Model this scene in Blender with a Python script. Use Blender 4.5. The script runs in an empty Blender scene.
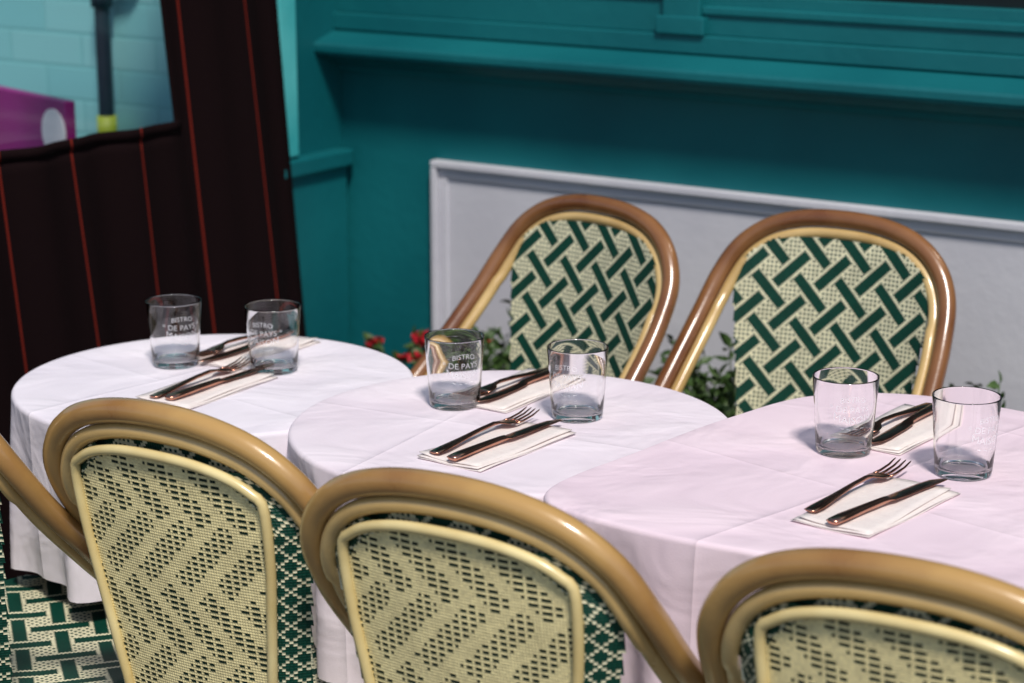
import bpy, bmesh, math, random
from mathutils import Vector, Matrix
random.seed(7)
sc = bpy.context.scene
sc.view_settings.view_transform = 'Standard'
sc.view_settings.look = 'None'
sc.view_settings.exposure = 0
col = sc.collection
ROT = math.radians(-33.37)          # street frontage direction
DX = Vector((math.cos(ROT), math.sin(ROT), 0)); NX = Vector((-math.sin(ROT), math.cos(ROT), 0))

# ------------------------------------------------------------------ helpers
def link(o, parent=None):
    col.objects.link(o)
    if parent: o.parent = parent
    return o
def empty(name, loc=(0,0,0), rz=0):
    e = bpy.data.objects.new(name, None); e.empty_display_size = .1
    e.location = loc; e.rotation_euler = (0,0,rz); return link(e)
def obj(name, me, parent=None, loc=(0,0,0), rz=0, mat=None, smooth=False):
    o = bpy.data.objects.new(name, me); o.location = loc; o.rotation_euler = (0,0,rz)
    if mat and not me.materials: me.materials.append(mat)
    if smooth:
        for p in me.polygons: p.use_smooth = True
    return link(o, parent)
def mesh(name, vs, fs):
    me = bpy.data.meshes.new(name); me.from_pydata([tuple(v) for v in vs], [], fs); me.update(); return me
def boxes(name, lst, bevel=0.0):
    bm = bmesh.new()
    for (x0,x1,y0,y1,z0,z1) in lst:
        r = bmesh.ops.create_cube(bm, size=1)
        for v in r['verts']:
            v.co = Vector(((x0+x1)/2+v.co.x*(x1-x0), (y0+y1)/2+v.co.y*(y1-y0), (z0+z1)/2+v.co.z*(z1-z0)))
    if bevel: bmesh.ops.bevel(bm, geom=bm.edges[:], offset=bevel, segments=2, affect='EDGES', profile=.6)
    me = bpy.data.meshes.new(name); bm.to_mesh(me); bm.free(); return me
def prism(name, prof, x0, x1):
    n = len(prof); vs = [(x0,y,z) for y,z in prof]+[(x1,y,z) for y,z in prof]
    fs = [(i,(i+1)%n,(i+1)%n+n,i+n) for i in range(n)]+[tuple(range(n))[::-1], tuple(range(n,2*n))]
    me = mesh(name, vs, fs); bm = bmesh.new(); bm.from_mesh(me)
    bmesh.ops.recalc_face_normals(bm, faces=bm.faces); bm.to_mesh(me); bm.free(); return me
def catmull(pts, sub=6, closed=False):
    pts = [Vector(p) for p in pts]; n = len(pts); out = []
    rng = range(n) if closed else range(n-1)
    for i in rng:
        g = (lambda k: pts[k % n]) if closed else (lambda k: pts[max(0,min(n-1,k))])
        a,b,c,d = g(i-1),g(i),g(i+1),g(i+2)
        for s in range(sub):
            t = s/sub
            out.append(.5*((2*b)+(c-a)*t+(2*a-5*b+4*c-d)*t*t+(3*b-a-3*c+d)*t**3))
    if not closed: out.append(pts[-1])
    return out
def tube_data(path, r, seg=10, vs=None, fs=None, closed=False):
    vs = [] if vs is None else vs; fs = [] if fs is None else fs
    base = len(vs); n = len(path); up = None
    for i,p in enumerate(path):
        if closed: t = path[(i+1)%n]-path[(i-1)%n]
        else: t = path[min(i+1,n-1)]-path[max(i-1,0)]
        t.normalize()
        if up is None: up = Vector((0,0,1)) if abs(t.z)<.8 else Vector((0,1,0))
        a = (up - t*up.dot(t)).normalized(); up = a; b = t.cross(a)
        rr = r(i/(n-1)) if callable(r) else r
        for k in range(seg):
            an = 2*math.pi*k/seg; vs.append(p + a*math.cos(an)*rr + b*math.sin(an)*rr)
    m = n if closed else n-1
    for i in range(m):
        for k in range(seg):
            j=(i+1)%n
            fs.append((base+i*seg+k, base+i*seg+(k+1)%seg, base+j*seg+(k+1)%seg, base+j*seg+k))
    if not closed:
        fs.append(tuple(base+k for k in range(seg))[::-1]); fs.append(tuple(base+(n-1)*seg+k for k in range(seg)))
    return vs, fs
def tubes(name, lst, seg=10):
    vs,fs=[],[]
    for it in lst: tube_data(it[0], it[1], seg, vs, fs, it[2] if len(it)>2 else False)
    me = mesh(name, vs, fs)
    for p in me.polygons: p.use_smooth = len(p.vertices)==4
    return me

# ------------------------------------------------------------------ materials
def newmat(name):
    m = bpy.data.materials.new(name); m.use_nodes = True
    return m, m.node_tree.nodes, m.node_tree.links, m.node_tree.nodes['Principled BSDF']
def noise_mat(name, c1, c2, scale=5, rough=.5, rough2=None, bump=0.0, bscale=80, metallic=0, detail=6, coord='Object', spec=.5, stretch=(1,1,1), lo=.35, hi=.65, coat=0):
    m,N,L,b = newmat(name)
    tc = N.new('ShaderNodeTexCoord'); mp = N.new('ShaderNodeMapping'); mp.inputs['Scale'].default_value = stretch
    L.new(tc.outputs[coord], mp.inputs[0])
    n = N.new('ShaderNodeTexNoise'); n.inputs['Scale'].default_value = scale; n.inputs['Detail'].default_value = detail
    L.new(mp.outputs[0], n.inputs['Vector'])
    r = N.new('ShaderNodeValToRGB'); r.color_ramp.elements[0].position=lo; r.color_ramp.elements[1].position=hi
    r.color_ramp.elements[0].color = (*c1,1); r.color_ramp.elements[1].color = (*c2,1)
    L.new(n.outputs[0], r.inputs[0]); L.new(r.outputs[0], b.inputs['Base Color'])
    b.inputs['Roughness'].default_value = rough; b.inputs['Metallic'].default_value = metallic
    b.inputs['Specular IOR Level'].default_value = spec
    if coat: b.inputs['Coat Weight'].default_value=coat; b.inputs['Coat Roughness'].default_value=.12
    if rough2 is not None:
        mr = N.new('ShaderNodeMapRange'); mr.inputs[3].default_value=rough; mr.inputs[4].default_value=rough2
        L.new(n.outputs[0], mr.inputs[0]); L.new(mr.outputs[0], b.inputs['Roughness'])
    if bump:
        n2 = N.new('ShaderNodeTexNoise'); n2.inputs['Scale'].default_value=bscale; n2.inputs['Detail'].default_value=4
        L.new(mp.outputs[0], n2.inputs['Vector'])
        bp = N.new('ShaderNodeBump'); bp.inputs['Strength'].default_value=bump; bp.inputs['Distance'].default_value=.004
        L.new(n2.outputs[0], bp.inputs['Height']); L.new(bp.outputs[0], b.inputs['Normal'])
    return m
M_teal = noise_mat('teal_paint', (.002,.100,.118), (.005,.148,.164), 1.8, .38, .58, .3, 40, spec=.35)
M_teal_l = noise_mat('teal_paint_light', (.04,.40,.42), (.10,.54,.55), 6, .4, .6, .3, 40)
M_white = noise_mat('white_paint', (.57,.57,.62), (.68,.68,.72), 3, .45, .6, .2, 60)
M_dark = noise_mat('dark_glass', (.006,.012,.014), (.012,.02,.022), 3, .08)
M_rim = noise_mat('lacquered_cane_brown', (.15,.052,.018), (.31,.145,.052), 7, .22, .36, .06, 120, lo=.3, hi=.7, coat=.5)
M_rimf = noise_mat('lacquered_cane_honey', (.24,.105,.030), (.50,.30,.10), 4, .22, .34, .06, 120, lo=.38, hi=.62, coat=.6)
M_gold = noise_mat('lacquered_cane_gold', (.46,.29,.10), (.68,.48,.20), 8, .22, .34, .06, 120, lo=.3, hi=.7, coat=.6)
M_cream = noise_mat('lacquered_cane_cream', (.62,.47,.19), (.80,.67,.33), 10, .25, .35, coat=.4)
M_ground = noise_mat('paving', (.035,.037,.042), (.075,.075,.08), 8, .7, .9, .5, 60)
M_metal = noise_mat('rose_copper_steel', (.46,.21,.14), (.60,.30,.21), 30, .16, .28, metallic=1)
M_leaf = noise_mat('leaf', (.02,.055,.012), (.07,.13,.03), 25, .5)
M_red = noise_mat('petal', (.45,.01,.02), (.6,.03,.05), 40, .5)
M_pole = noise_mat('pipe_paint', (.01,.02,.035), (.02,.035,.05), 10, .4)
M_purple = noise_mat('purple_paint', (.22,.006,.14), (.30,.01,.20), 4, .5)
M_signw = noise_mat('sign_white', (.78,.79,.80), (.84,.84,.85), 10, .5)
M_yel = noise_mat('yellow_paint', (.4,.55,.04), (.5,.6,.06), 10, .5)
M_soil = noise_mat('soil', (.015,.01,.008), (.03,.02,.015), 60, .9, bump=.8)

M_brick,N,L,b = newmat('painted_brick')
tc=N.new('ShaderNodeTexCoord'); mp=N.new('ShaderNodeMapping'); mp.inputs['Rotation'].default_value=(math.radians(90),0,0)
br=N.new('ShaderNodeTexBrick'); br.inputs['Scale'].default_value=1; br.inputs['Brick Width'].default_value=.225; br.inputs['Row Height'].default_value=.075
br.inputs['Mortar Size'].default_value=.005; br.inputs['Mortar Smooth'].default_value=.5; br.inputs['Color1'].default_value=(.20,.54,.57,1); br.inputs['Color2'].default_value=(.25,.59,.61,1); br.inputs['Mortar'].default_value=(.19,.52,.54,1)
L.new(tc.outputs['Object'],mp.inputs[0]); L.new(mp.outputs[0],br.inputs['Vector']); L.new(br.outputs[0],b.inputs['Base Color'])
bp=N.new('ShaderNodeBump'); bp.inputs['Distance'].default_value=.003; bp.inputs['Strength'].default_value=.3; bp.invert=True; L.new(br.outputs['Fac'],bp.inputs['Height']); L.new(bp.outputs[0],b.inputs['Normal'])
b.inputs['Roughness'].default_value=.5

def cloth_mat(name, ang, offs, tint=(.78,.71,.79), tint2=(.85,.79,.85)):
    m,N,L,b = newmat(name)
    tc=N.new('ShaderNodeTexCoord'); mp=N.new('ShaderNodeMapping'); mp.inputs['Rotation'].default_value=(0,0,ang); mp.inputs['Location'].default_value=offs
    L.new(tc.outputs['Object'],mp.inputs[0])
    sx=N.new('ShaderNodeSeparateXYZ'); L.new(mp.outputs[0],sx.inputs[0])
    def M(op,a,bv):
        n=N.new('ShaderNodeMath'); n.operation=op
        for k,x in enumerate((a,bv)):
            if x is None: continue
            if hasattr(x,'is_linked'): L.new(x,n.inputs[k])
            else: n.inputs[k].default_value=x
        return n.outputs[0]
    def ridge(o):
        f=M('PINGPONG',o,.17); return M('POWER',M('SUBTRACT',1.0,M('DIVIDE',f,.17)),30.0)
    r=M('ADD',ridge(sx.outputs[0]),M('MULTIPLY',ridge(sx.outputs[1]),.6))
    n1=N.new('ShaderNodeTexNoise'); n1.inputs['Scale'].default_value=7; n1.inputs['Detail'].default_value=3; n1.inputs['Distortion'].default_value=.6; L.new(tc.outputs['Object'],n1.inputs['Vector'])
    n2=N.new('ShaderNodeTexNoise'); n2.inputs['Scale'].default_value=420; L.new(tc.outputs['Object'],n2.inputs['Vector'])
    h=M('ADD',M('ADD',M('MULTIPLY',r,.34),M('MULTIPLY',n1.outputs[0],2.4)),M('MULTIPLY',n2.outputs[0],.03))
    bp=N.new('ShaderNodeBump'); bp.inputs['Distance'].default_value=.006; bp.inputs['Strength'].default_value=.9; L.new(h,bp.inputs['Height']); L.new(bp.outputs[0],b.inputs['Normal'])
    rp=N.new('ShaderNodeValToRGB'); rp.color_ramp.elements[0].color=(*tint,1); rp.color_ramp.elements[1].color=(*tint2,1)
    rp.color_ramp.elements[0].position=.35; rp.color_ramp.elements[1].position=.65
    L.new(n1.outputs[0],rp.inputs[0]); L.new(rp.outputs[0],b.inputs['Base Color'])
    b.inputs['Roughness'].default_value=.75; b.inputs['Specular IOR Level'].default_value=.25
    return m
M_nap = noise_mat('napkin_paper', (.80,.72,.69), (.85,.78,.74), 60, .8, bump=.3, bscale=200)

M_weave,N,L,b = newmat('woven_cane')
at=N.new('ShaderNodeAttribute'); at.attribute_name='Col'
uv=N.new('ShaderNodeUVMap'); uv.uv_map='UVMap'
sx=N.new('ShaderNodeSeparateXYZ'); L.new(uv.outputs[0],sx.inputs[0])
def sn(o):
    a=N.new('ShaderNodeMath'); a.operation='MULTIPLY'; a.inputs[1].default_value=math.pi; L.new(o,a.inputs[0])
    s=N.new('ShaderNodeMath'); s.operation='SINE'; L.new(a.outputs[0],s.inputs[0])
    c=N.new('ShaderNodeMath'); c.operation='ABSOLUTE'; L.new(s.outputs[0],c.inputs[0]); return c.outputs[0]
mu=N.new('ShaderNodeMath'); mu.operation='MULTIPLY'; L.new(sn(sx.outputs[0]),mu.inputs[0]); L.new(sn(sx.outputs[1]),mu.inputs[1])
pw=N.new('ShaderNodeMath'); pw.operation='POWER'; pw.inputs[1].default_value=.5; L.new(mu.outputs[0],pw.inputs[0])
bp=N.new('ShaderNodeBump'); bp.inputs['Distance'].default_value=.0012; bp.inputs['Strength'].default_value=.7; L.new(pw.outputs[0],bp.inputs['Height']); L.new(bp.outputs[0],b.inputs['Normal'])
nz=N.new('ShaderNodeTexNoise'); nz.inputs['Scale'].default_value=25; tc=N.new('ShaderNodeTexCoord'); L.new(tc.outputs['Object'],nz.inputs['Vector'])
mr=N.new('ShaderNodeMapRange'); mr.inputs[1].default_value=.3; mr.inputs[2].default_value=.7; mr.inputs[3].default_value=.88; mr.inputs[4].default_value=1.08; L.new(nz.outputs[0],mr.inputs[0])
mx=N.new('ShaderNodeVectorMath'); mx.operation='SCALE'; L.new(at.outputs['Color'],mx.inputs[0]); L.new(mr.outputs[0],mx.inputs['Scale'])
L.new(mx.outputs[0],b.inputs['Base Color']); b.inputs['Roughness'].default_value=.42; b.inputs['Specular IOR Level'].default_value=.25

M_glass,N,L,b = newmat('clear_glass')
b.inputs['Transmission Weight'].default_value=1; b.inputs['Roughness'].default_value=0; b.inputs['IOR'].default_value=1.45; b.inputs['Base Color'].default_value=(1,1,1,1)
M_etch,N,L,b = newmat('etched_lettering')
b.inputs['Base Color'].default_value=(.85,.85,.88,1); b.inputs['Roughness'].default_value=.5; b.inputs['Alpha'].default_value=.62
M_pane,N,L,b = newmat('clear_vinyl')
N.remove(b); tr=N.new('ShaderNodeBsdfTransparent'); gl=N.new('ShaderNodeBsdfGlossy'); gl.inputs['Roughness'].default_value=.06; mxs=N.new('ShaderNodeMixShader'); mxs.inputs[0].default_value=.07
L.new(tr.outputs[0],mxs.inputs[1]); L.new(gl.outputs[0],mxs.inputs[2]); L.new(mxs.outputs[0],N['Material Output'].inputs[0])

M_fab,N,L,b = newmat('striped_canvas')
tc=N.new('ShaderNodeTexCoord'); sx=N.new('ShaderNodeSeparateXYZ'); L.new(tc.outputs['Object'],sx.inputs[0])
k=N.new('ShaderNodeMath'); k.operation='MULTIPLY_ADD'; k.inputs[1].default_value=.11; L.new(sx.outputs[2],k.inputs[0]); L.new(sx.outputs[1],k.inputs[2])
pp=N.new('ShaderNodeMath'); pp.operation='PINGPONG'; pp.inputs[1].default_value=.085; L.new(k.outputs[0],pp.inputs[0])
lt=N.new('ShaderNodeMath'); lt.operation='LESS_THAN'; lt.inputs[1].default_value=.0024; L.new(pp.outputs[0],lt.inputs[0])
mx=N.new('ShaderNodeMix'); mx.data_type='RGBA'; mx.inputs[6].default_value=(.008,.0032,.0038,1); mx.inputs[7].default_value=(.18,.017,.010,1)
L.new(lt.outputs[0],mx.inputs[0]); L.new(mx.outputs[2],b.inputs['Base Color']); b.inputs['Roughness'].default_value=.9; b.inputs['Specular IOR Level'].default_value=.08

# ------------------------------------------------------------------ ground
me = mesh('ground', [(-300,-300,0),(300,-300,0),(300,300,0),(-300,300,0)], [(0,1,2,3)])
obj('ground', me, mat=M_ground)
M_pave,N,L,b = newmat('paving_slabs')
tc=N.new('ShaderNodeTexCoord'); br=N.new('ShaderNodeTexBrick'); br.inputs['Scale'].default_value=1; br.inputs['Brick Width'].default_value=.6; br.inputs['Row Height'].default_value=.45; br.inputs['Mortar Size'].default_value=.006
br.inputs['Color1'].default_value=(.05,.052,.058,1); br.inputs['Color2'].default_value=(.07,.07,.075,1); br.inputs['Mortar'].default_value=(.02,.02,.02,1)
L.new(tc.outputs['Object'],br.inputs['Vector']); L.new(br.outputs[0],b.inputs['Base Color']); b.inputs['Roughness'].default_value=.8
obj('pavement', boxes('pavement',[(-12,8,-.3,4.0,-.1,.006)]), rz=ROT, mat=M_pave)

# ------------------------------------------------------------------ shopfront
shop = empty('shopfront_building', rz=ROT)
WC = 3.65
obj('main_wall', boxes('mw', [(-2.88,6,WC,WC+.3,0,1.2)]), shop, mat=M_teal)
obj('upper_wall', boxes('uw', [(-2.88,6,WC+.002,WC+.3,2.6,4.2)]), shop, mat=M_teal)
led = [(WC+.02,1.0),(WC-.012,1.0),(WC-.016,1.012),(WC-.03,1.018),(WC-.045,1.03),(WC-.075,1.036),(WC-.085,1.04),(WC-.092,1.043),(WC-.096,1.05),(WC-.096,1.062),(WC-.092,1.068),(WC-.0,1.094),(WC+.02,1.096)]
obj('window_ledge', prism('ledge', led, -2.845, 6), shop, mat=M_teal)
obj('window_rail', boxes('rail', [(-2.845,6,WC-.028,WC+.05,1.09,1.125),(-2.845,-2.04,WC-.014,WC+.05,1.125,1.19),(-1.96,6,WC-.014,WC+.05,1.125,1.165),
     (-2.845,-2.04,WC-.02,WC+.04,1.19,1.204),(-1.96,6,WC-.02,WC+.04,1.165,1.18)], .003), shop, mat=M_teal)
obj('window_mullion', boxes('mul', [(-2.04,-1.96,WC-.03,WC+.06,1.126,2.6),(-2.052,-1.948,WC-.036,WC+.06,1.126,1.16),(-.6,-.52,WC-.03,WC+.06,1.126,2.6),(.9,.98,WC-.03,WC+.06,1.126,2.6),(-2.845,-2.78,WC-.03,WC+.06,1.21,2.6)], .003), shop, mat=M_teal)
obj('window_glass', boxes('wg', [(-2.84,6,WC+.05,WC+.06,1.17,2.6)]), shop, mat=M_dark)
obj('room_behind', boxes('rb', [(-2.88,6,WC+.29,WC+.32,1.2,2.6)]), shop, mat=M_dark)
x0,x1,zt,zb = -2.593, 5.5, .83, .10
obj('white_panel', boxes('wp', [(x0+.01,x1,WC-.008,WC+.01,zb,zt-.01)]), shop, mat=M_white)
obj('panel_moulding', boxes('pm', [
  (x0,x1,WC-.026,WC,zt-.014,zt),(x0+.014,x1,WC-.014,WC,zt-.036,zt-.0145),
  (x0,x0+.0135,WC-.0255,WC,zb,zt-.0145),(x0+.014,x0+.034,WC-.0135,WC,zb,zt-.0365),(x0,x1,WC-.027,WC,zb-.03,zb)], .003), shop, mat=M_white)
obj('skirting', boxes('sk', [(-2.845,6,WC-.02,WC,0,.068)], .003), shop, mat=M_teal)
obj('pilaster', boxes('pil', [(-2.95,-2.84,WC-.18,WC+.02,0,4.2)], .004), shop, mat=M_teal)
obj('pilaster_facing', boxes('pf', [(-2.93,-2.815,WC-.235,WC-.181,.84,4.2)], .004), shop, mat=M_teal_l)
obj('pilaster_plinth', boxes('pp', [(-2.97,-2.815,WC-.24,WC-.02,0,.80),(-2.975,-2.800,WC-.248,WC-.015,.80,.835)], .005), shop, mat=M_teal)
nb = empty('brick_building', rz=ROT)
obj('brick_wall', boxes('bw', [(-12,-2.975,WC-.12,WC+.3,0,4.2)]), nb, mat=M_brick)
dp = empty('drainpipe', rz=ROT)
def sc_of(x,y): 
    p=Vector((x,y,0)); return p.dot(DX), p.dot(NX)
s,c = sc_of(-.894,4.78)
c = WC-.12-.045
obj('pipe', tubes('pipe', [([Vector((s,c,z)) for z in (0.02,1.0,2.0,4.1)], .017)], 16), dp, mat=M_pole)
obj('pipe_collars', tubes('collars', [([Vector((s,c,z)) for z in (1.12,1.17)], .024),([Vector((s,c,z)) for z in (2.2,2.26)], .024),
    ([Vector((s,c,1.19)),Vector((s+.08,c+.01,1.19))],.014),([Vector((s+.08,c+.01,1.19)),Vector((s+.08,c+.045,1.19))],.014)],16), dp, mat=M_pole)
obj('pipe_band', tubes('band', [([Vector((s,c,z)) for z in (.80,.88)], .022)], 16), dp, mat=M_yel)

sg = empty('purple_sign', (-1.045,4.60,0), math.radians(-50))
bm_ = boxes('board', [(-.28,.20,-.012,.012,.79,.955)], .004); obj('board', bm_, sg, mat=M_purple)
disc = tubes('disc', [([Vector((.150,-.0125,.885)),Vector((.150,-.016,.885))], .050)], 28); obj('disc', disc, sg, mat=M_signw)
obj('posts', tubes('posts', [([Vector((-.2,0,0.01)),Vector((-.2,0,.80))], .014),([Vector((.1,0,0.01)),Vector((.1,0,.80))], .014)]), sg, mat=M_pole)

# ------------------------------------------------------------------ windbreak screen
wb = empty('windbreak_screen', rz=ROT)
S0=-2.79
def wavex(cc,z): return S0+.010*math.sin(cc*23+z*1.5)+.006*math.sin(cc*51+1)
def fab(cs, zs, hole, name, off=0):
    vs=[];fs=[];idx={}
    for i,cc in enumerate(cs):
        for j,z in enumerate(zs):
            idx[i,j]=len(vs); vs.append((wavex(cc,z)+off,cc-.10*(z-.6),z))
    for i in range(len(cs)-1):
        for j in range(len(zs)-1):
            cm=(cs[i]+cs[i+1])/2; zm=(zs[j]+zs[j+1])/2
            if hole(cm,zm): continue
            fs.append((idx[i,j],idx[i+1,j],idx[i+1,j+1],idx[i,j+1]))
    return mesh(name,vs,fs)
cs=[1.2+i*.02 for i in range(113)]; zs=[.03]+[.055+.0333*j for j in range(58)]
zs=sorted(set([z for z in zs if abs(z-.955)>.016]+[.955]))
inhole=lambda c,z: 1.5<c<3.10 and .955<z<1.75
no=lambda c,z: False
o=obj('canvas', fab(cs,zs,inhole,'canvas'), wb, mat=M_fab, smooth=True); o.modifiers.new('s','SOLIDIFY').thickness=.003
cs2=[1.46+i*.02 for i in range(84)]
o=obj('window_hem', fab(cs2,[.945,.955,.965],no,'hem',.004), wb, mat=M_fab, smooth=True); o.modifiers.new('s','SOLIDIFY').thickness=.003
o=obj('clear_window', mesh('pane',[(S0-.022,1.48,.94),(S0-.022,3.10,.94),(S0-.022,3.03,1.77),(S0-.022,1.40,1.77)],[(0,1,2,3)]), wb, mat=M_pane)
obj('frame', tubes('wbframe', [([Vector((S0-.045,1.2,0)),Vector((S0-.045,1.15,1.97))],.018),([Vector((S0-.02,1.1,1.97)),Vector((S0-.02,3.28,1.97))],.018),([Vector((S0-.045,3.34,0)),Vector((S0-.045,3.20,1.97))],.018)]), wb, mat=M_pole)

# ------------------------------------------------------------------ planter with plants
def planter(x0,x1,name,nstem,redfn,hx=.15):
    e = empty(name, rz=ROT)
    yb,yf = WC-.05, WC-.27; h=.30
    obj('trough', boxes('trough', [(x0,x1,yf,yf+.015,.02,h),(x0,x1,yb-.015,yb,.02,h),(x0,x0+.015,yf+.0155,yb-.0155,.02,h),(x1-.015,x1,yf+.0155,yb-.0155,.02,h),(x0+.0155,x1-.0155,yf+.0155,yb-.0155,.02,.06),
        (x0-.008,x1+.008,yf-.008,yf+.014,h,h+.02),(x0-.008,x1+.008,yb-.014,yb+.008,h,h+.02)],.002), e, mat=M_teal)
    obj('soil', boxes('soil',[(x0+.016,x1-.016,yf+.016,yb-.016,.061,h-.03)]), e, mat=M_soil)
    stems=[];vs=[];fs=[];fv=[];ff=[]
    def leaf(V,F,p,d,L_,w):
        d=d.normalized(); side=d.cross(Vector((random.uniform(-1,1),random.uniform(-1,1),random.uniform(-1,1)))).normalized(); n=side.cross(d)
        b0=len(V)
        for t,ww,dn in ((0,.1,0),(.35,1,.02),(.7,.75,-.05),(1,.04,-.2)):
            q=p+d*L_*t+n*L_*dn
            V.append(q-side*w*ww+n*w*.25*ww); V.append(q); V.append(q+side*w*ww+n*w*.25*ww)
        for r in range(3):
            a=b0+r*3; F.append((a,a+1,a+4,a+3)); F.append((a+1,a+2,a+5,a+4))
    for i in range(nstem):
        x=random.uniform(x0+.03,x1-.03); y=random.uniform(yf+.04,yb-.06)
        clump=.5+.5*math.sin(x*9+1.3)*math.sin(x*23)
        hh=random.uniform(.10,.20)+hx*clump*random.random()
        isred = random.random()<redfn(x)
        if x<-2.35: hh=random.uniform(.08,.16)
        if isred: hh=random.uniform(.14,.20)
        p=Vector((x,y,h-.04)); tip=p+Vector((random.uniform(-.08,.08),random.uniform(-.07,.05),hh+.04)); midp=(p+tip)/2+Vector((random.uniform(-.02,.02),random.uniform(-.02,.02),.02))
        pth=catmull([p,midp,tip],4); stems.append((pth,.0014))
        for k,q in enumerate(pth[2:]):
            for _ in range(3):
                leaf(vs,fs,q,Vector((random.uniform(-1,1),random.uniform(-1,1),random.uniform(-.2,.9))),random.uniform(.018,.04),random.uniform(.005,.011))
        if isred:
            for k in range(12):
                a=k*2*math.pi/9
                leaf(fv,ff,tip,Vector((math.cos(a),math.sin(a),random.uniform(.1,1.2))),.022,.010)
    obj('stems', tubes('stems',stems,4), e, mat=M_leaf)
    obj('leaves', mesh('leaves',vs,fs), e, mat=M_leaf)
    if fv: obj('flowers', mesh('flowers',fv,ff), e, mat=M_red)
planter(-2.59,-2.02,'flower_planter',110,lambda x: .6 if x<-2.40 else 0,.20)
planter(-1.98,-1.28,'flower_planter',130,lambda x:0,.15)
planter(-1.24,-.54,'flower_planter',130,lambda x:0,.07)

# ------------------------------------------------------------------ tables
def round_outline(r, n=144):
    return [Vector((r*math.cos(2*math.pi*k/n), r*math.sin(2*math.pi*k/n),0)) for k in range(n)]
def table(cx, cy, z, outline, mat, hem=.26, seed=1, nf=11):
    rnd=random.Random(seed)
    e=empty('dining_table',(cx,cy,0))
    n=len(outline); vs=[];fs=[]
    ph=[rnd.uniform(0,6.28) for _ in range(4)]
    rings=[]
    for f in (.05,.2,.35,.5,.65,.78,.86,.92): rings.append(('t',f))
    for k in range(0,6): rings.append(('e',k/5))
    for k in range(1,15): rings.append(('d',k/14))
    vs.append(Vector((0,0,z)))
    rr=.007
    for kind,f in rings:
        for i,p in enumerate(outline):
            th=2*math.pi*i/n; d=p.normalized(); R=p.length
            if kind=='t': q=Vector((p.x*f,p.y*f,z+.0006*math.sin(7*p.x*f*5+ph[0])*f*(1-f)*3))
            elif kind=='e':
                a=f*math.pi/2; q=p+d*(-rr+rr*math.sin(a)) ; q.z=z-rr+rr*math.cos(a)
            else:
                hm=hem*(1+.05*math.sin(2*th+ph[3])+.03*math.sin(5*th+ph[1]))
                fold=(math.sin(nf*th+ph[0]+.6*math.sin(3*th+ph[1]))*.6+math.sin((nf*2-3)*th+ph[2])*.3+ .25*math.sin(5*th+ph[3]))
                amp=.028*f**.9
                q=p+d*(amp*fold-.002*f-.008*f*f); q.z=z-rr-hm*f
            vs.append(q)
    for i in range(n): fs.append((0,1+i,1+(i+1)%n))
    for r in range(len(rings)-1):
        for i in range(n):
            a=1+r*n; b_=a+n; fs.append((a+i,b_+i,b_+(i+1)%n,a+(i+1)%n))
    me=mesh('tablecloth',vs,fs); o=obj('tablecloth',me,e,mat=mat,smooth=True)
    tv=[Vector((0,0,z-.004))]+[p*.96+Vector((0,0,z-.004)) for p in outline]+[p*.96+Vector((0,0,z-.03)) for p in outline]
    tf=[(0,1+i,1+(i+1)%n) for i in range(n)]+[(1+i,1+n+i,1+n+(i+1)%n,1+(i+1)%n) for i in range(n)]
    obj('table_top',mesh('tt',tv,tf),e,mat=M_rim)
    legs=[([Vector((0,0,.03)),Vector((0,0,z-.03))],.025)]
    for k in range(4):
        a=k*math.pi/2+.4; legs.append((catmull([Vector((0,0,.10)),Vector((.12*math.cos(a),.12*math.sin(a),.07)),Vector((.25*math.cos(a),.25*math.sin(a),.02))],4),.016))
    obj('pedestal',tubes('ped',legs,12),e,mat=M_pole)
    return e
ZL,ZM,ZR=.738,.751,.766
table(-.432,3.022,ZL,round_outline(.290),cloth_mat('cloth_a',-ROT+.15,(.06,.05,0),(.78,.73,.80),(.85,.80,.86)),.24,1)
table(.000,2.741,ZM,round_outline(.296),cloth_mat('cloth_b',-ROT-.1,(.09,.02,0),(.79,.70,.77),(.86,.78,.84)),.27,5)
rp=[(.043,2.42),(.171,2.603),(.297,2.751),(.415,2.852),(.555,2.86),(.69,2.774),(.85,2.62),(.86,2.40),(.745,2.187),(.533,2.075),(.32,2.187),(.139,2.294)]
rc=Vector((.45,2.45,0))
ro=catmull([Vector((x-.006,y-.01,0))-rc for x,y in rp],12,True)
table(rc.x,rc.y,ZR,ro,cloth_mat('cloth_c',-ROT+.22,(.02,.06,0),(.79,.64,.72),(.87,.72,.79)),.27,9)

# ------------------------------------------------------------------ glasses
def glass_mesh():
    H=.098; prof=[(0,.0030),(.018,.0025),(.029,.0006),(.0325,.0),(.0342,.0025),(.0348,.008),(.0368,.035),(.0392,.07),(.0412,.0965),(.0409,H),(.0402,H),(.0399,.0965),(.0379,.07),(.0354,.035),(.0335,.013),(.031,.0085),(.02,.0072),(0,.007)]
    n=56; vs=[];fs=[]
    for r,z in prof:
        if r==0: vs.append((0,0,z)); continue
        for k in range(n): vs.append((r*math.cos(2*math.pi*k/n), r*math.sin(2*math.pi*k/n), z))
    idx=[]; c=0
    for r,z in prof:
        idx.append(c); c+= 1 if r==0 else n
    for i in range(len(prof)-1):
        a,b_=idx[i],idx[i+1]
        for k in range(n):
            k2=(k+1)%n
            if prof[i][0]==0: fs.append((a,b_+k2,b_+k))
            elif prof[i+1][0]==0: fs.append((a+k,a+k2,b_))
            else: fs.append((a+k,a+k2,b_+k2,b_+k))
    me=mesh('tumbler',vs,fs); bm=bmesh.new(); bm.from_mesh(me); bmesh.ops.recalc_face_normals(bm,faces=bm.faces); bm.to_mesh(me); bm.free()
    me.materials.append(M_glass)
    for p in me.polygons: p.use_smooth=True
    return me
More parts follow.
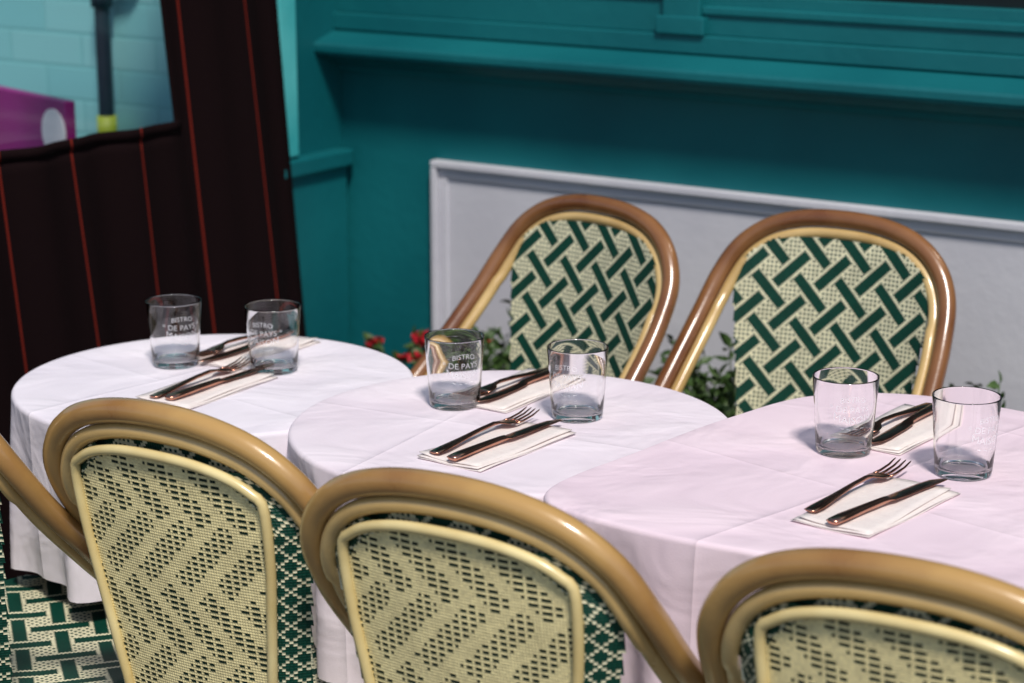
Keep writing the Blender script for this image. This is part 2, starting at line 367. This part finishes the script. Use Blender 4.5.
def letter_mesh():
    vs=[];fs=[]
    def add(body,size,z0,ang0,arc=0):
        cu=bpy.data.curves.new('t','FONT'); cu.body=body; cu.size=size; cu.align_x='CENTER'; cu.resolution_u=3
        o=bpy.data.objects.new('t',cu); col.objects.link(o); bpy.context.view_layer.update()
        m=o.to_mesh(); b0=len(vs)
        for v in m.vertices:
            x,y=v.co.x,v.co.y; z=z0+y+arc*(x*x)/.03
            r=.0352+(z/.098)*.0062+.0006; a=ang0+x/r
            vs.append((r*math.cos(a),r*math.sin(a),z))
        for p in m.polygons: fs.append(tuple(b0+i for i in p.vertices))
        o.to_mesh_clear(); bpy.data.objects.remove(o); bpy.data.curves.remove(cu)
    for a in (-math.pi/2,):
        add('BISTRO',.0100,.074,a,-.2)
        add('* DE PAYS *',.0115,.060,a,.1)
        add('MAISON',.0130,.046,a,.3)
        add('~ ~ ~ ~',.010,.036,a,.3)
    me=mesh('lettering',vs,fs); me.materials.append(M_etch); return me
GM=glass_mesh(); LM=letter_mesh()
for i,(x,y,z,r) in enumerate([(-.503,3.115,ZL,.45),(-.352,3.080,ZL,-.30),(-.0785,2.843,ZM,.35),(.0879,2.783,ZM,-.45),(.414,2.575,ZR,.1),(.545,2.483,ZR,.6)]):
    e=empty('drinking_glass',(x,y,z+.0008),r)
    obj('tumbler',GM,e); obj('lettering',LM,e)

# ------------------------------------------------------------------ cutlery
def strip_solid(rows, th):
    vs=[];fs=[]
    for (y,xl,xr,z,t) in rows:
        m=(xl+xr)/2; w=(xr-xl)/2
        for fx,fz in ((-1,.0),(-.6,.5),(0,.7),(.6,.5),(1,0),(.6,-.5),(0,-.5),(-.6,-.5)):
            vs.append(Vector((m+fx*w,y,z+fz*t)))
    n=8
    for r in range(len(rows)-1):
        for k in range(n): fs.append((r*n+k,r*n+(k+1)%n,(r+1)*n+(k+1)%n,(r+1)*n+k))
    fs.append(tuple(range(n))[::-1]); fs.append(tuple((len(rows)-1)*n+k for k in range(n)))
    return vs,fs
def merge(parts,name):
    vs=[];fs=[]
    for v,f in parts:
        b0=len(vs); vs+=v; fs+=[tuple(b0+i for i in q) for q in f]
    me=mesh(name,vs,fs); bm=bmesh.new(); bm.from_mesh(me); bmesh.ops.recalc_face_normals(bm,faces=bm.faces); bm.to_mesh(me); bm.free()
    me.materials.append(M_metal)
    for p in me.polygons: p.use_smooth=True
    return me
def fork():
    P=[]
    P.append(strip_solid([(-.110,-.004,.004,.003,.002),(-.107,-.0085,.0085,.003,.003),(-.09,-.0095,.0095,.0035,.0035),(-.05,-.006,.006,.006,.004),(-.01,-.0035,.0035,.009,.0045),(.02,-.003,.003,.010,.0045),(.032,-.0045,.0045,.009,.003),(.042,-.011,.011,.0065,.0022),(.052,-.0128,.0128,.005,.002),(.062,-.0130,.0130,.004,.002)],0))
    for k in range(4):
        c=(-.0105+.007*k)
        P.append(strip_solid([(.060,c-.0023,c+.0023,.004,.002),(.075,c-.0020,c+.0020,.004,.002),(.095,c-.0017,c+.0017,.006,.0018),(.108,c-.0012,c+.0012,.0095,.0012),(.112,c-.0004,c+.0004,.0105,.0006)],0))
    return merge(P,'fork')
def knife():
    return merge([strip_solid([(-.112,-.004,.004,.004,.003),(-.109,-.009,.009,.004,.006),(-.09,-.0095,.0095,.0045,.007),(-.05,-.007,.007,.005,.007),(-.015,-.0055,.0055,.005,.007),(-.003,-.006,.006,.005,.006),(.004,-.009,.008,.004,.002),(.03,-.0105,.0085,.0035,.0016),(.075,-.0105,.0085,.0035,.0016),(.098,-.008,.0085,.0035,.0014),(.110,-.002,.0078,.0035,.0012),(.114,.004,.007,.0035,.0008)],0)],'knife')
FK,KN=fork(),knife()
def napkin_mesh(seed):
    rnd=random.Random(seed); vs=[];fs=[]
    for lay,(hw,hl,z,ox,oy) in enumerate([(.050,.104,.0012,0,0),(.0485,.1025,.0030,.001,-.001),(.046,.100,.0046,-.002,.001)]):
        nx,ny=8,16; b0=len(vs); sk=rnd.uniform(-.003,.003)
        for i in range(nx+1):
            for j in range(ny+1):
                u=-1+2*i/nx; v=-1+2*j/ny
                zz=z+.0010*math.sin(3*u+v*4+seed+lay)+ (.0035*max(0,u*v-.3) if lay==2 else .001*max(0,-u*v))
                vs.append((u*hw+ox+sk*v, v*hl+oy, zz))
        for i in range(nx):
            for j in range(ny):
                a=b0+i*(ny+1)+j; fs.append((a,a+ny+1,a+ny+2,a+1))
    me=mesh('napkin',vs,fs); me.materials.append(M_nap)
    return me
def direction_angle(dx,dy): return math.atan2(dy,dx)-math.pi/2
def setting(z,nap,fk,kn,seed):
    o=obj('napkin',napkin_mesh(seed),None,(nap[0],nap[1],z+.0005),direction_angle(*nap[2:])); m=o.modifiers.new('s','SOLIDIFY'); m.thickness=.0007
    for p in o.data.polygons: p.use_smooth=True
    obj('fork',FK,None,(fk[0],fk[1],z+.0062),direction_angle(*fk[2:]))
    obj('table_knife',KN,None,(kn[0],kn[1],z+.0062),direction_angle(*kn[2:]))
setting(ZM,(-.018,2.647,.60,.80),(-.036,2.679,.578,.816),(-.008,2.650,.61,.79),1)
setting(ZR,(.420,2.353,.62,.785),(.404,2.401,.62,.785),(.432,2.353,.69,.72),2)
setting(ZL,(-.437,2.972,.52,.85),(-.448,2.995,.50,.866),(-.418,2.982,.55,.83),3)
setting(ZL,(-.395,3.190,.56,.83),(-.425,3.205,-.5,-.85),(-.40,3.19,-.55,-.83),4)
setting(ZM,(.008,2.912,.55,.83),(-.005,2.925,-.60,-.80),(.016,2.92,-.55,-.83),5)
setting(ZR,(.505,2.668,.60,.80),(.49,2.678,-.62,-.78),(.513,2.673,-.55,-.83),6)

# ------------------------------------------------------------------ bistro chair
CELL=.0036
CREAM=(.76,.73,.50); GREEN=(.003,.050,.032); DOT=(.003,.020,.012); BCREAM=(.84,.73,.38)
def lattice(i,j,B=20,wd=7,gap=2,m=0):
    """diagonal strips in both directions passing over and under each other; m = clear margin"""
    p=i+j+4; q=i-j+7
    X=math.floor((p+m)/B); Y=math.floor((q+m)/B); fx=p-X*B; fy=q-Y*B
    inx = -m<=fx<wd+m; iny = -m<=fy<wd+m
    if iny:
        near = X if fx<(B+wd)/2 else X+1
        dist = fx if fx<(B+wd)/2 else fx-B
        if (near+Y)%2==0: return True
        if -gap+m<=dist<wd+gap-m: return inx
        return True
    if inx:
        near = Y if fy<(B+wd)/2 else Y+1
        dist = fy if fy<(B+wd)/2 else fy-B
        if (X+near)%2==1: return True
        return not(-gap+m<=dist<wd+gap-m)
    return False
def col_front(i,j):
    if lattice(i,j): return GREEN
    if lattice(i,j,20,7,2,1): return CREAM
    return GREEN if (i%2==0 and j%2==0) else CREAM
def herring(i,j,B=16,Ln=3):
    p=i+j; q=i-j; X=math.floor(p/B); Y=math.floor(q/B); fx=p-X*B; fy=q-Y*B; k=(X-Y)%(2*Ln)
    if k<Ln: return (k*B+fx, fy, 0)
    k2=(k-Ln); return ((Ln-1-k2)*B+fy, fx, 1)
def col_back(i,j):
    # reverse side: herringbone of dotted bands separated by plain cane
    t,w,f=herring(i,j)
    if w<6 or t<4: return BCREAM
    if f==0: return DOT if (j%2==0 and i%4!=0) else BCREAM
    return DOT if (j%2==0 and i%3!=0) else BCREAM
def col_wing(i,j): return GREEN if ((i//3+j//3)%2==0 or (i+j)%2==0) else CREAM
def cells(name, faces):
    vs=[];fs=[];vm={}
    for quad,ij,c in faces:
        idx=[]
        for v in quad:
            key=(round(v[0],5),round(v[1],5),round(v[2],5))
            if key not in vm: vm[key]=len(vs); vs.append(v)
            idx.append(vm[key])
        fs.append(tuple(idx))
    me=mesh(name,vs,fs)
    assert len(me.polygons)==len(faces)
    me.uv_layers.new(name='UVMap'); me.color_attributes.new(name='Col',type='FLOAT_COLOR',domain='CORNER')
    nl=len(me.loops); ub=[0.0]*(nl*2); cb=[1.0]*(nl*4)
    for p,(q,(i,j),c) in zip(me.polygons,faces):
        jit=1+random.uniform(-.12,.12)
        for li,(a,b_) in zip(p.loop_indices,((0,0),(1,0),(1,1),(0,1))):
            ub[li*2]=i+a; ub[li*2+1]=j+b_
            cb[li*4]=c[0]*jit; cb[li*4+1]=c[1]*jit; cb[li*4+2]=c[2]*jit
        p.use_smooth=True
    me.uv_layers['UVMap'].data.foreach_set('uv',ub)
    me.color_attributes['Col'].data.foreach_set('color',cb)
    me.materials.append(M_weave); return me
half=[(0,.27,.895),(.07,.269,.890),(.13,.262,.872),(.175,.248,.838),(.202,.226,.790),(.215,.182,.728),(.223,.128,.668),(.229,.066,.605),(.233,-.002,.545),(.234,-.06,.495),(.230,-.105,.45)]
pts=[(-x,y,z) for x,y,z in half[::-1]]+half[1:]
outer=catmull(pts,6)
def inset(path,d):
    out=[]; C=Vector((0,.10,.55))
    for i,p in enumerate(path):
        t=(path[min(i+1,len(path)-1)]-path[max(i-1,0)]).normalized(); w=C-p
        w.y*= .35 if p.z>.75 else .8
        w=(w-t*w.dot(t)).normalized(); out.append(p+w*d)
    return out
inner=inset(outer,.0245)
def yback(x,z): return .20+(z-.5)*.175-.65*x*x
def hw_front(z):
    if z<=.79: return .128+(.176-.128)*max(0,(z-.44)/.35)
    best=0
    for a,b_ in zip(inner[:-1],inner[1:]):
        if a.x>=0 and (a.z-z)*(b_.z-z)<=0 and a.z!=b_.z:
            t=(z-a.z)/(b_.z-a.z); best=max(best,a.x+(b_.x-a.x)*t)
    return min(best,.176)
ztop=max(p.z for p in inner)
def hw_back(z):
    if z>ztop-.018: return 0
    return max(0,(hw_front(z+.016) if z>.77 else hw_front(z))-.034)
def sheet(hwf,off,colf,xs=1):
    F=[]; nz=int((.90-.44)/CELL)
    for j in range(nz):
        z0=.44+j*CELL; z1=z0+CELL; w=hwf((z0+z1)/2)
        if w<=0: continue
        for i in range(-60,60):
            x0=i*CELL; x1=x0+CELL; xm=(x0+x1)/2
            if abs(xm)>w+.002: continue
            q=[Vector((x,yback(x,z)+off,z)) for x,z in ((x0,z0),(x1,z0),(x1,z1),(x0,z1))]
            F.append((q,(i,j),colf(i+200,j)))
    return F
front_me=cells('back_front_weave',sheet(hw_front,-.004,col_front))
back_me=cells('back_rear_weave',sheet(hw_back,.016,col_back))
W=[]
nz=int((.845-.44)/CELL)
for sgn in (-1,1):
    for j in range(nz):
        z0=.44+j*CELL; z1=z0+CELL
        nW=10
        def wp(k,z):
            t=k/nW; xf=hw_front(z); xb=max(hw_back(z),.02); x=xf+(xb-xf)*t
            return Vector((sgn*x, yback(x,z)-.004+.020*math.sin(t*math.pi/2),z))
        for k in range(nW):
            W.append(([wp(k,z0),wp(k+1,z0),wp(k+1,z1),wp(k,z1)],(k,j),col_wing(k,j)))
wing_me=cells('back_side_weave',W)
zz=[.45+.39*k/14 for k in range(15)]
R_=[Vector((hw_back(z)+.002,yback(hw_back(z),z)+.019,z)) for z in zz if z<.79]
topc=[p for p in inset(inner,.020) if p.z>.805]
topc=[Vector((p.x,yback(p.x,p.z)+.019,p.z)) for p in topc]
Lf=[Vector((-p.x,p.y,p.z)) for p in R_]
bframe=Lf+topc+R_[::-1] if topc[0].x<0 else Lf+topc[::-1]+R_[::-1]
bframe=catmull(bframe[::2]+[bframe[-1]],2)
bframe_me=tubes('back_cane_frame',[(bframe,.0062),([Vector((x,yback(x,.452)+.012,.452)) for x in [-.13+.026*k for k in range(11)]],.009)],8)
hoop_o=tubes('hoop_outer',[(outer,.0145)],14); hoop_f=hoop_o.copy()
hoop_i=tubes('hoop_inner',[(inner,.0098)],12)
def sq(u,v):
    n=.62
    x=u*math.sqrt(1-n*v*v/2); y=v*math.sqrt(1-n*u*u/2); return x,y
SW,SD,SZ=.222,.215,.462
NI=112; F=[]
def sp(i,j):
    u=-1+2*i/NI; v=-1+2*j/NI; x,y=sq(u,v); m=max(abs(u),abs(v))
    z=SZ-.012*(1-m*m)-.020*max(0,(m-.9)/.1)**2
    return Vector((x*SW,y*SD-.01,z))
for i in range(NI):
    for j in range(NI):
        F.append(([sp(i,j),sp(i+1,j),sp(i+1,j+1),sp(i,j+1)],(i,j),col_front(i,j)))
edge=[]
for i in range(NI): edge.append(sp(i,0))
for j in range(NI): edge.append(sp(NI,j))
for i in range(NI,0,-1): edge.append(sp(i,NI))
for j in range(NI,0,-1): edge.append(sp(0,j))
ne=len(edge)
for k in range(ne):
    a,b_=edge[k],edge[(k+1)%ne]
    for r in range(5):
        d0=Vector((0,0,-r*.0048)); d1=Vector((0,0,-(r+1)*.0048))
        F.append(([a+d1,b_+d1,b_+d0,a+d0],(k,r),col_wing(k,r)))
seat_me=cells('seat_weave',F)
rim=[p+Vector((0,0,-.030)) for p in edge[::7]]
seatrim_me=tubes('seat_rim',[(rim,.0095,True),([p*1 + Vector((0,0,-.019)) for p in rim],.008,True)],10)
V=Vector
legs=[]
for sx_ in (-1,1):
    legs.append((catmull([V((sx_*.180,-.185,.43)),V((sx_*.188,-.195,.22)),V((sx_*.195,-.205,.0))],4),.0135))
    legs.append((catmull([V((sx_*.125,.185,.47)),V((sx_*.150,.19,.40)),V((sx_*.170,.215,.20)),V((sx_*.180,.245,.0))],5),.0135))
    legs.append((catmull([V((sx_*.230,-.105,.455)),V((sx_*.217,-.14,.36)),V((sx_*.192,-.195,.24))],5),.010))
    legs.append(([V((sx_*.190,-.198,.18)),V((sx_*.172,.222,.18))],.008))
legs.append(([V((-.181,.01,.18)),V((.181,.01,.18))],.008))
legs.append((catmull([V((-.190,-.198,.26)),V((-.12,-.195,.37)),V((0,-.19,.40)),V((.12,-.195,.37)),V((.190,-.198,.26))],5),.007))
legs_me=tubes('legs',legs,10)
for me,m in ((bframe_me,M_cream),(hoop_o,M_rim),(hoop_f,M_rimf),(hoop_i,M_gold),(seatrim_me,M_gold),(legs_me,M_rim)): me.materials.append(m)
def chair(ax,ay,back,extra=0):
    rz=ROT+math.radians(extra)+(0 if back>0 else math.pi)
    bd=Vector((-math.sin(rz),math.cos(rz),0))
    o=Vector((ax,ay,0))-bd*.27
    e=empty('bistro_chair',(o.x,o.y,0),rz)
    for nm,me in (('hoop_outer',hoop_o if back>0 else hoop_f),('hoop_inner',hoop_i),('back_front_weave',front_me),('back_rear_weave',back_me),('back_side_weave',wing_me),('back_cane_frame',bframe_me),('seat',seat_me),('seat_rim',seatrim_me),('legs',legs_me)):
        obj(nm,me,e)
chair(-.785,2.49,-1,3)
chair(-.392,2.290,-1,1)
chair(-.062,2.028,-1,2)
chair(.345,1.788,-1,4)
chair(.152,3.58,1,-14)
chair(.541,3.45,1,0)

# ------------------------------------------------------------------ light, world, camera
w=bpy.data.worlds.new('World'); sc.world=w; w.use_nodes=True
N=w.node_tree.nodes; L=w.node_tree.links
sky=N.new('ShaderNodeTexSky'); sky.sky_type='NISHITA'; sky.sun_disc=False; sky.sun_elevation=math.radians(54); sky.sun_rotation=math.radians(170)
L.new(sky.outputs[0],N['Background'].inputs[0]); N['Background'].inputs[1].default_value=.10
sd=bpy.data.lights.new('sun','SUN'); sd.energy=3.3; sd.angle=math.radians(9); sd.color=(1,.93,.86)
so=bpy.data.objects.new('sun',sd); so.rotation_euler=(math.radians(36),0,math.radians(10)); link(so)
cd=bpy.data.cameras.new('camera'); cam=bpy.data.objects.new('camera',cd); link(cam)
cam.location=(0,0,1.55); cam.rotation_euler=(math.radians(90-14.0),0,0)
cd.lens=75.6; cd.sensor_width=36; cd.clip_end=1000; cd.clip_start=.05
cd.dof.use_dof=True; cd.dof.focus_distance=2.65; cd.dof.aperture_fstop=5.0
sc.camera=cam
